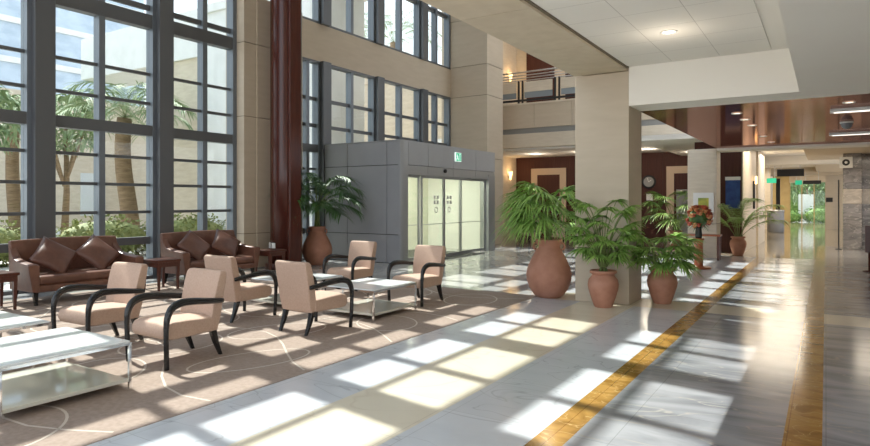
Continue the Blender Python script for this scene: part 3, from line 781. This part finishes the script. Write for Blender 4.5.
def end_table(loc, label):
    t = thing('end_table', label, 'end table', loc, 0, 'dark wood end tables')
    MB().box(-.25, .25, -.22, .22, .47, .51).build('tabletop', M['darkwood'], t, bevel=.006)
    MB().box(-.23, .23, -.20, .20, .39, .47).build('apron', M['darkwood'], t)
    for sx in (-1, 1):
        for sy in (-1, 1):
            MB().hull([[(sx * .205 - w, sy * .175 - w, z), (sx * .205 + w, sy * .175 - w, z), (sx * .205 + w, sy * .175 + w, z), (sx * .205 - w, sy * .175 + w, z)] for z, w in ((0, .014), (.47, .026))]).build('leg', M['darkwood'], t)
    return t
e0 = end_table((-9.62, 3.78, .004), 'dark red wood end table at the left edge beside the nearer sofa')
dup(e0, (-9.52, 6.22, .004), 0, 'dark red wood end table between the two brown sofas', 'dark wood end tables')
dup(e0, (-9.55, 8.66, .004), 0, 'dark red wood end table between the farther sofa and the red column', 'dark wood end tables')

# ------------------------------------------------------------------ plants
def big_pot(t, s=1.0):
    P = [(.17, 0), (.235, .04), (.30, .14), (.345, .27), (.352, .36), (.33, .46), (.285, .57), (.225, .68), (.18, .76), (.168, .80), (.185, .815), (.19, .87), (.20, .885), (.195, .90), (.165, .90), (.155, .80)]
    MB().lathe([(r * s, z * s) for r, z in P], 40, caps=False).build('pot', M['terra'], t, True)
    MB().lathe([(.001, .83 * s), (.157 * s, .82 * s)], 24, caps=False).build('soil', M['soil'], t)
    for a in (R(200), R(20)):
        c, s_ = cos(a), sin(a)
        MB().tube(smoothpath([(c * .19 * s, s_ * .19 * s, .85 * s), (c * .235 * s, s_ * .235 * s, .82 * s), (c * .235 * s, s_ * .235 * s, .76 * s), (c * .19 * s, s_ * .19 * s, .73 * s)], 4), .016, 8).build('handle', M['terra'], t, True)
    return .84 * s
def small_pot(t, s=1.0):
    P = [(.115, 0), (.13, .02), (.165, .12), (.205, .25), (.215, .32), (.20, .39), (.165, .435), (.15, .455), (.165, .475), (.185, .485), (.188, .51), (.18, .52), (.155, .52), (.145, .46)]
    MB().lathe([(r * s, z * s) for r, z in P], 36, caps=False).build('pot', M['terra'], t, True)
    MB().lathe([(.001, .475 * s), (.148 * s, .47 * s)], 24, caps=False).build('soil', M['soil'], t)
    return .47 * s
def leaflet(b, p, d, L, w, droop, up):
    """a narrow folded blade from p along d, drooping"""
    d = d.normalized(); side = d.cross(Vector((0, 0, 1)))
    side = side.normalized() if side.length > 1e-3 else Vector((1, 0, 0))
    n = 4; A, Bq, Cq = [], [], []
    for i in range(n + 1):
        t = i / n
        q = p + d * (L * t) + Vector((0, 0, -droop * L * t * t))
        ww = w * (1 - t) ** .6 * (.55 + .45 * min(1, t * 5))
        A.append(q + side * ww + Vector((0, 0, ww * .5))); Bq.append(q); Cq.append(q - side * ww + Vector((0, 0, ww * .5)))
    b.strip(A, Bq); b.strip(Bq, Cq)
def pinnate(t, base, az, tilt, L, nl, ll, rnd, m, droop=.5, lw=.014):
    h = Vector((cos(az), sin(az), 0)); pts = []; el = tilt; p = Vector(base); n = 14
    for i in range(n + 1):
        pts.append(p.copy()); el2 = el - (tilt + droop) * (i / n) ** 1.5
        p = p + (h * cos(el2) + Vector((0, 0, sin(el2)))) * (L / n)
    b = MB(); b.mi = 1; b.tube(pts, [.010 - .008 * i / n for i in range(n + 1)], 5); b.mi = 0
    side = h.cross(Vector((0, 0, 1)))
    for k in range(nl):
        f = .28 + .72 * k / (nl - 1); x = f * n; i = min(int(x), n - 1); q = pts[i].lerp(pts[i + 1], x - i)
        tan = (pts[min(i + 1, n)] - pts[i]).normalized(); l = ll * (.55 + .6 * sin(pi * (f - .2) * .95)) * rnd.uniform(.85, 1.1)
        for s in (-1, 1):
            d = side * s * .8 + tan * .75 + Vector((0, 0, rnd.uniform(.0, .3)))
            leaflet(b, q, d, l, lw, rnd.uniform(.25, .7), 0)
    b.build('frond', [M[m], M['stem']], t, solid=-1)
def palmate(t, base, az, tilt, L, fr, rnd, m, nseg=26, droop=.55):
    h = Vector((cos(az), sin(az), 0)); pts = []; p = Vector(base); n = 8
    for i in range(n + 1):
        pts.append(p.copy()); e = tilt - .75 * (i / n) ** 1.6
        p = p + (h * cos(e) + Vector((0, 0, sin(e)))) * (L / n)
    b = MB(); b.mi = 1; b.tube(pts, [.009 - .004 * i / n for i in range(n + 1)], 5); b.mi = 0
    e = tilt - .95; tan = (h * cos(e) + Vector((0, 0, sin(e)))).normalized(); side = h.cross(Vector((0, 0, 1))).normalized(); nor = side.cross(tan)
    q = pts[-1]
    for k in range(nseg):
        a = R(-118 + 236 * k / (nseg - 1)) + rnd.uniform(-.05, .05)
        d = tan * cos(a) + side * sin(a) + nor * rnd.uniform(-.05, .2)
        leaflet(b, q, d, fr * rnd.uniform(.85, 1.1) * (1 - .25 * abs(a) / 2), .023, rnd.uniform(droop * .7, droop * 1.3), 0)
    b.build('frond', [M[m], M['stem']], t, solid=-1)

def plant(label, loc, big, kind, n, L, fr, seed, m='leaf', tilt=(.5, 1.35), s=1.0, rz=0, az0=0, azr=2 * pi, droop=.55, cane=0, lmin=.5):
    rnd = random.Random(seed)
    t = thing('potted_palm', label, 'potted plant', loc, rz)
    z = (big_pot if big else small_pot)(t, s)
    for k in range(5 if cane else 0):
        a = 2 * pi * k / 5 + .4
        MB().tube([(.06 * cos(a), .06 * sin(a), z - .03), (.04 * cos(a), .04 * sin(a), z + cane * .6), (.03 * cos(a), .03 * sin(a), z + cane * (.85 + .08 * k))], [.022, .018, .014], 7).build('cane', M['stem'], t, True)
    z += cane
    for k in range(n):
        az = az0 + azr * (k * .381966 % 1) + rnd.uniform(-.2, .2); f = ((k + .5) / n)
        tl = tilt[0] + (tilt[1] - tilt[0]) * f
        r = .05; b0 = (r * cos(az), r * sin(az), z)
        Lk = L * ((lmin + (1.08 - lmin) * f) if kind == 'fan' else (.72 + .4 * f)) * rnd.uniform(.9, 1.08)
        if kind == 'fan': palmate(t, b0, az, tl, Lk, fr * rnd.uniform(.85, 1.1), rnd, m, droop=droop)
        else: pinnate(t, b0, az, tl, Lk, 28, fr, rnd, m, droop=droop, lw=.017)
    return t
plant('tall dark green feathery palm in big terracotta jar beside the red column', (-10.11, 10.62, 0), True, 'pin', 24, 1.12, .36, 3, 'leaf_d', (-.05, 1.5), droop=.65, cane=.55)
plant('fan palm in the largest foreground terracotta jar, left of the limestone column', (-3.66, 9.02, 0), True, 'fan', 24, .74, .56, 5, 'leaf', (.75, 1.5), droop=.66, cane=.12, az0=R(55), azr=R(245))
plant('fan palm in small terracotta pot in front of the limestone column', (-2.66, 8.57, 0), False, 'fan', 34, .92, .27, 11, 'leaf', (.98, 1.55), droop=.55, cane=.1, lmin=.22)
plant('low spreading palm in terracotta pot at right side of the limestone column', (-2.03, 9.36, 0), False, 'fan', 26, .56, .33, 14, 'leaf', (.7, 1.35), droop=.42, lmin=.45)
plant('palm in terracotta pot under the balcony, seen below the clock', (-4.0, 20.35, 0), False, 'fan', 20, 1.3, .55, 21, 'leaf', (.75, 1.5), droop=.55, s=1.1)
plant('tall thin palm in terracotta pot in front of the blue banner', (-2.05, 18.75, 0), False, 'pin', 12, 1.65, .30, 33, 'leaf', (.85, 1.52), droop=.35)

# flower stand
t = thing('pedestal_stand', 'slim reddish wood pedestal carrying the vase of red flowers', 'stand', (-2.39, 14.62, 0))
MB().lathe([(.26, 0), (.26, .03), (.24, .045), (.10, .05), (.095, .08), (.095, .62), (.12, .64), (.12, .67)], 28).build('column', M['orangewood'], t, True)
t = thing('flower_vase', 'dark vase of red and orange flowers on the wood pedestal', 'vase', (-2.39, 14.62, .67))
MB().lathe([(.06, 0), (.075, .05), (.065, .2), (.075, .34), (.06, .34)], 20).build('vase', M['vase'], t, True)
rnd = random.Random(9)
def bloom(b, c, r):
    for k in range(7):
        a = 2 * pi * k / 7 + rnd.uniform(0, .5); d = Vector((cos(a), sin(a), .35))
        leaflet(b, c, d, r, r * .35, -.2, 0)
    bmesh.ops.create_icosphere(b.bm, subdivisions=1, radius=r * .55, matrix=Matrix.Translation(c))
for k in range(70):
    u = rnd.uniform(-.8, 1); a = rnd.uniform(0, 2 * pi); r = math.sqrt(max(0, 1 - u * u))
    c = Vector((.25 * r * cos(a), .25 * r * sin(a), .46 + .25 * u))
    b = MB(); bloom(b, c, .085)
    b.build('flower', M['flower_r' if k % 3 else 'flower_o'], t)
b = MB(); bmesh.ops.create_icosphere(b.bm, subdivisions=2, radius=.21, matrix=Matrix.Translation((0, 0, .46)))
for k in range(40):
    a = rnd.uniform(0, 2 * pi); el = rnd.uniform(-.5, .7)
    leaflet(b, Vector((0, 0, .36)), Vector((cos(a), sin(a), el)), rnd.uniform(.25, .36), .02, .3, 0)
b.build('foliage', M['leaf_d'], t, solid=-1)

# ------------------------------------------------------------------ outdoors
struct(box(-70, -11.4, -40, 70, -.4, -.12).build('ground', M['paving']))
struct(box(-40, 40, 48.2, 80, -.4, -.12).build('ground', M['paving']))
def building(name, label, x0, x1, y0, y1, z, m, wins=(), face='x'):
    t = thing(name, label, 'building', ((x0 + x1) / 2, (y0 + y1) / 2, -.12), world=True)
    MB().box(x0, x1, y0, y1, -.12, z).build('wall', M[m], t)
    MB().box(x0 - .1, x1 + .1, y0 - .1, y1 + .1, z, z + .3).build('roof', M[m], t)
    for a, b_, z0, z1 in wins:
        if face == 'x': MB().box(x1 - .05, x1 + .06, a, b_, z0, z1).build('window', M['ext_dark'], t)
        else: MB().box(a, b_, y0 - .06, y0 + .05, z0, z1).build('window', M['ext_dark'], t)
    return t
t = building('building', 'white rendered wing with beige stone pier outside the tall windows at right', -19.2, -13.4, 14.4, 16.4, 8.4, 'ext_white')
MB().box(-28, -19.2, 14.4, 16.4, 6.9, 8.7).build('upper_wall', M['ext_white'], t)
MB().box(-22, -19.2, 14.5, 16.3, -.12, 6.9).build('stone_pier', M['ext_beige'], t)
t = building('office_tower', 'pale blue glass office tower far outside the left window', -72, -58, 16, 36, 40, 'ext_glass')
for k in range(11): MB().box(-58.02, -57.85, 16, 36, 3 + k * 3.4, 3.5 + k * 3.4).build('floor_band', M['ext_white'], t)
building('building', 'low beige garden building seen between the palms outside', -46, -38, 4, 26, 7.4, 'ext_beige', [(8, 10, .6, 3.4), (19.5, 21, .6, 3.2)])
building('building', 'beige stone building outside beyond the lower windows above the entrance box', -46, -11.9, 22.5, 32, 7.0, 'ext_beige', [(x, x + 2.2, .3, 4.2) for x in (-31, -27.5, -24, -20.5, -17, -14.5)], 'y')
def leafy_tree(label, loc, h, r, n, seed):
    rnd = random.Random(seed); t = thing('garden_tree', label, 'tree', loc)
    MB().tube([(0, 0, 0), (.1, .05, h * .4), (-.05, .1, h)], [.16, .12, .07], 9).build('trunk', M['bark'], t, True)
    for k in range(4):
        a = 2 * pi * k / 4 + .5; MB().tube([(0, 0, h * .45), (r * .35 * cos(a), r * .35 * sin(a), h * .75), (r * .6 * cos(a), r * .6 * sin(a), h)], [.07, .05, .03], 7).build('branch', M['bark'], t, True)
    b = MB()
    for k in range(n):
        a = rnd.uniform(0, 2 * pi); u = rnd.uniform(-1, 1); q = rnd.uniform(.45, 1) ** .5
        p = Vector((r * q * math.sqrt(1 - u * u) * cos(a), r * q * math.sqrt(1 - u * u) * sin(a), h + r * .75 * u * q))
        leaflet(b, p, Vector((rnd.uniform(-1, 1), rnd.uniform(-1, 1), rnd.uniform(-.8, .4))), rnd.uniform(.25, .5), .09, .5, 0)
    b.build('foliage', M['palm_out'], t, solid=-1)
def outdoor_palm(label, loc, h, n, L, seed):
    rnd = random.Random(seed); t = thing('palm_tree', label, 'palm tree', loc)
    pts = [(.10 * sin(k * .5 + seed), .1 * cos(k * .4), h * k / 10) for k in range(11)]
    MB().tube(pts, [.30 - .006 * k for k in range(11)], 12).build('trunk', M['bark'], t, True)
    for k in range(n):
        az = 2 * pi * (k * .381966 % 1); pinnate(t, pts[-1], az, .2 + 1.2 * (k + .5) / n, L * rnd.uniform(.85, 1.1), 20, .62, rnd, 'palm_out', droop=.9, lw=.03)
outdoor_palm('palm tree with thick brown trunk outside the middle of the tall windows', (-20.5, 12.1, -.12), 4.5, 22, 2.4, 1)
outdoor_palm('palm tree outside seen through the left part of the tall windows', (-19, 5.0, -.12), 4.4, 20, 2.6, 2)
outdoor_palm('palm tree outside behind the low white garden building window', (-31, 13.0, -.12), 5.2, 20, 2.6, 3)
outdoor_palm('tall palm tree outside the upper windows, nearer the broad limestone column', (-26.7, 36, -.12), 13.2, 24, 4.2, 4)
outdoor_palm('tall palm tree outside the upper windows, nearer the red column', (-33, 37, -.12), 14.5, 24, 4.2, 5)
leafy_tree('loose green tree outside, right of the leftmost palm trunk', (-27, 9.6, -.12), 4.8, 2.0, 900, 71)
leafy_tree('loose green tree outside at the far left edge of the tall windows', (-24, 3.6, -.12), 5.6, 2.2, 900, 72)
leafy_tree('loose green tree outside between the palms, in front of the beige pier', (-27, 13.2, -.12), 5.0, 1.7, 800, 73)
def shrub(name, label, cat, c, r, n, m, seed, leaf=.16):
    rnd = random.Random(seed); b = MB()
    bmesh.ops.create_icosphere(b.bm, subdivisions=3, radius=1, matrix=Matrix.Translation((0, 0, r[2] * .9)) @ Matrix.Diagonal((r[0] * .86, r[1] * .86, r[2] * .86, 1)))
    for k in range(n):
        u = rnd.uniform(-.9, 1); a = rnd.uniform(0, 2 * pi); q = math.sqrt(1 - u * u)
        p = Vector((r[0] * q * cos(a), r[1] * q * sin(a), r[2] * .9 + r[2] * u)) * rnd.uniform(.82, 1.08)
        leaflet(b, p, Vector((q * cos(a), q * sin(a), u)) + Vector((rnd.uniform(-.8, .8), rnd.uniform(-.8, .8), rnd.uniform(-.4, .8))), leaf * rnd.uniform(.7, 1.3), leaf * .3, .4, 0)
    o = b.build(name, M[m], None, solid=-1); o.location = c; tag(o, label, cat)
for i, (y, lab) in enumerate(((3.0, 'leftmost'), (6.3, 'second from left'), (9.6, 'third from left'), (12.4, 'nearest the beige wing'))):
    shrub('hedge', 'yellow green clipped hedge outside the tall windows, %s' % lab, 'hedge', (-17.4, y, -.12), (.7, 1.45, .60), 900, 'hedge', 40 + i)
shrub('garden_bush', 'bright green garden bush beyond the far corridor window, left', 'bush', (-2.4, 52, -.12), (1.1, .6, .5), 500, 'hedge2', 61)
shrub('garden_bush', 'bright green garden bush beyond the far corridor window, right', 'bush', (-.5, 52, -.12), (.9, .6, .62), 500, 'hedge2', 62)
leafy_tree('green tree outside filling the top of the far corridor window', (-1.2, 55, -.12), 2.7, 1.7, 900, 63)
o = box(-1.75, -.75, 53.4, 53.6, -.12, 2.0).build('garden_wall', M['ext_white']); tag(o, 'low pale wall behind the bushes beyond the far corridor window', 'wall')

shrub('hedge', 'tall green hedge closing the view beyond the far corridor window', 'hedge', (-1.5, 58.5, -.12), (6, 1.0, 1.9), 1600, 'hedge2', 64, .35)
# ------------------------------------------------------------------ light
W = bpy.data.worlds.new('world'); SC.world = W; W.use_nodes = True
nt = W.node_tree; bg = nt.nodes['Background']
tcw = nt.nodes.new('ShaderNodeTexCoord'); sp = nt.nodes.new('ShaderNodeSeparateXYZ'); cr = nt.nodes.new('ShaderNodeValToRGB')
nt.links.new(tcw.outputs['Generated'], sp.inputs[0]); nt.links.new(sp.outputs['Z'], cr.inputs[0]); nt.links.new(cr.outputs[0], bg.inputs['Color'])
e = cr.color_ramp.elements; e[0].position = 0; e[0].color = (.93, .965, 1, 1); e[1].position = .8; e[1].color = (.66, .80, 1, 1)
bg.inputs['Strength'].default_value = 1.5
def light(name, kind, loc, energy, col=(1, 1, 1), **kw):
    L = bpy.data.lights.new(name, kind); L.energy = energy; L.color = col
    for k, v_ in kw.items(): setattr(L, k, v_)
    o = bpy.data.objects.new(name, L); COL.objects.link(o); o.location = loc; return o
s = light('sun', 'SUN', (-20, 5, 20), 6.4, (1, .96, .91), angle=R(.4))
s.rotation_euler = Vector((1, -.176, -1.3)).to_track_quat('-Z', 'Y').to_euler()
# ceiling lamps along the walkway, lounge back hall and corridor
WARM = (1, .86, .68)
for x, y, z, p in ((-1.5, 7.25, 3.1, 4), (-1.5, 4.2, 3.1, 4)): light('downlight_lamp', 'POINT', (x, y, z - .05), p, WARM, shadow_soft_size=.12)
for x, y, z, p in ((-1.4, 20.5, 3.2, 50), (-1.4, 25, 3.2, 55), (-1.6, 31, 3.2, 70), (-3.4, 35, 3.2, 60), (-1.5, 42, 3.2, 100), (-3.3, 45, 3.2, 80), (1.5, 20.5, 2.95, 40)):
    light('corridor_lamp', 'AREA', (x, y, z - .05), p, WARM, size=1.6)
for x in (-10, -8, -5.6, -4): light('hall_lamp', 'POINT', (x, 23.2, 3.2), 14, WARM, shadow_soft_size=.12)
for x in (-9.5, -6): light('hall_lamp', 'POINT', (x, 23.2, 8.2), 18, WARM, shadow_soft_size=.15)
light('vestibule_lamp', 'AREA', (-9.65, 14.25, 2.66), 90, (1, .98, .88), size=1.0)

# ------------------------------------------------------------------ camera
cd = bpy.data.cameras.new('camera'); cam = bpy.data.objects.new('camera', cd); COL.objects.link(cam)
cd.sensor_width = 36; cd.lens = 36 * 610 / 870; cd.shift_y = -22 / 870
cam.location = (0, 0, 1.5); cam.rotation_euler = (R(90), 0, math.atan(391 / 610)); cd.clip_end = 300; cd.clip_start = .05
SC.camera = cam
for o in bpy.data.objects:
    if '_w' in o: del o['_w']
SC.view_settings.view_transform = 'Standard'; SC.view_settings.look = 'None'; SC.view_settings.gamma = 1
SC.view_settings.exposure = 0.5; SC.view_settings.use_curve_mapping = False
SC.cycles.transparent_max_bounces = 24; SC.cycles.max_bounces = 10; SC.cycles.diffuse_bounces = 6; SC.cycles.sample_clamp_indirect = 8
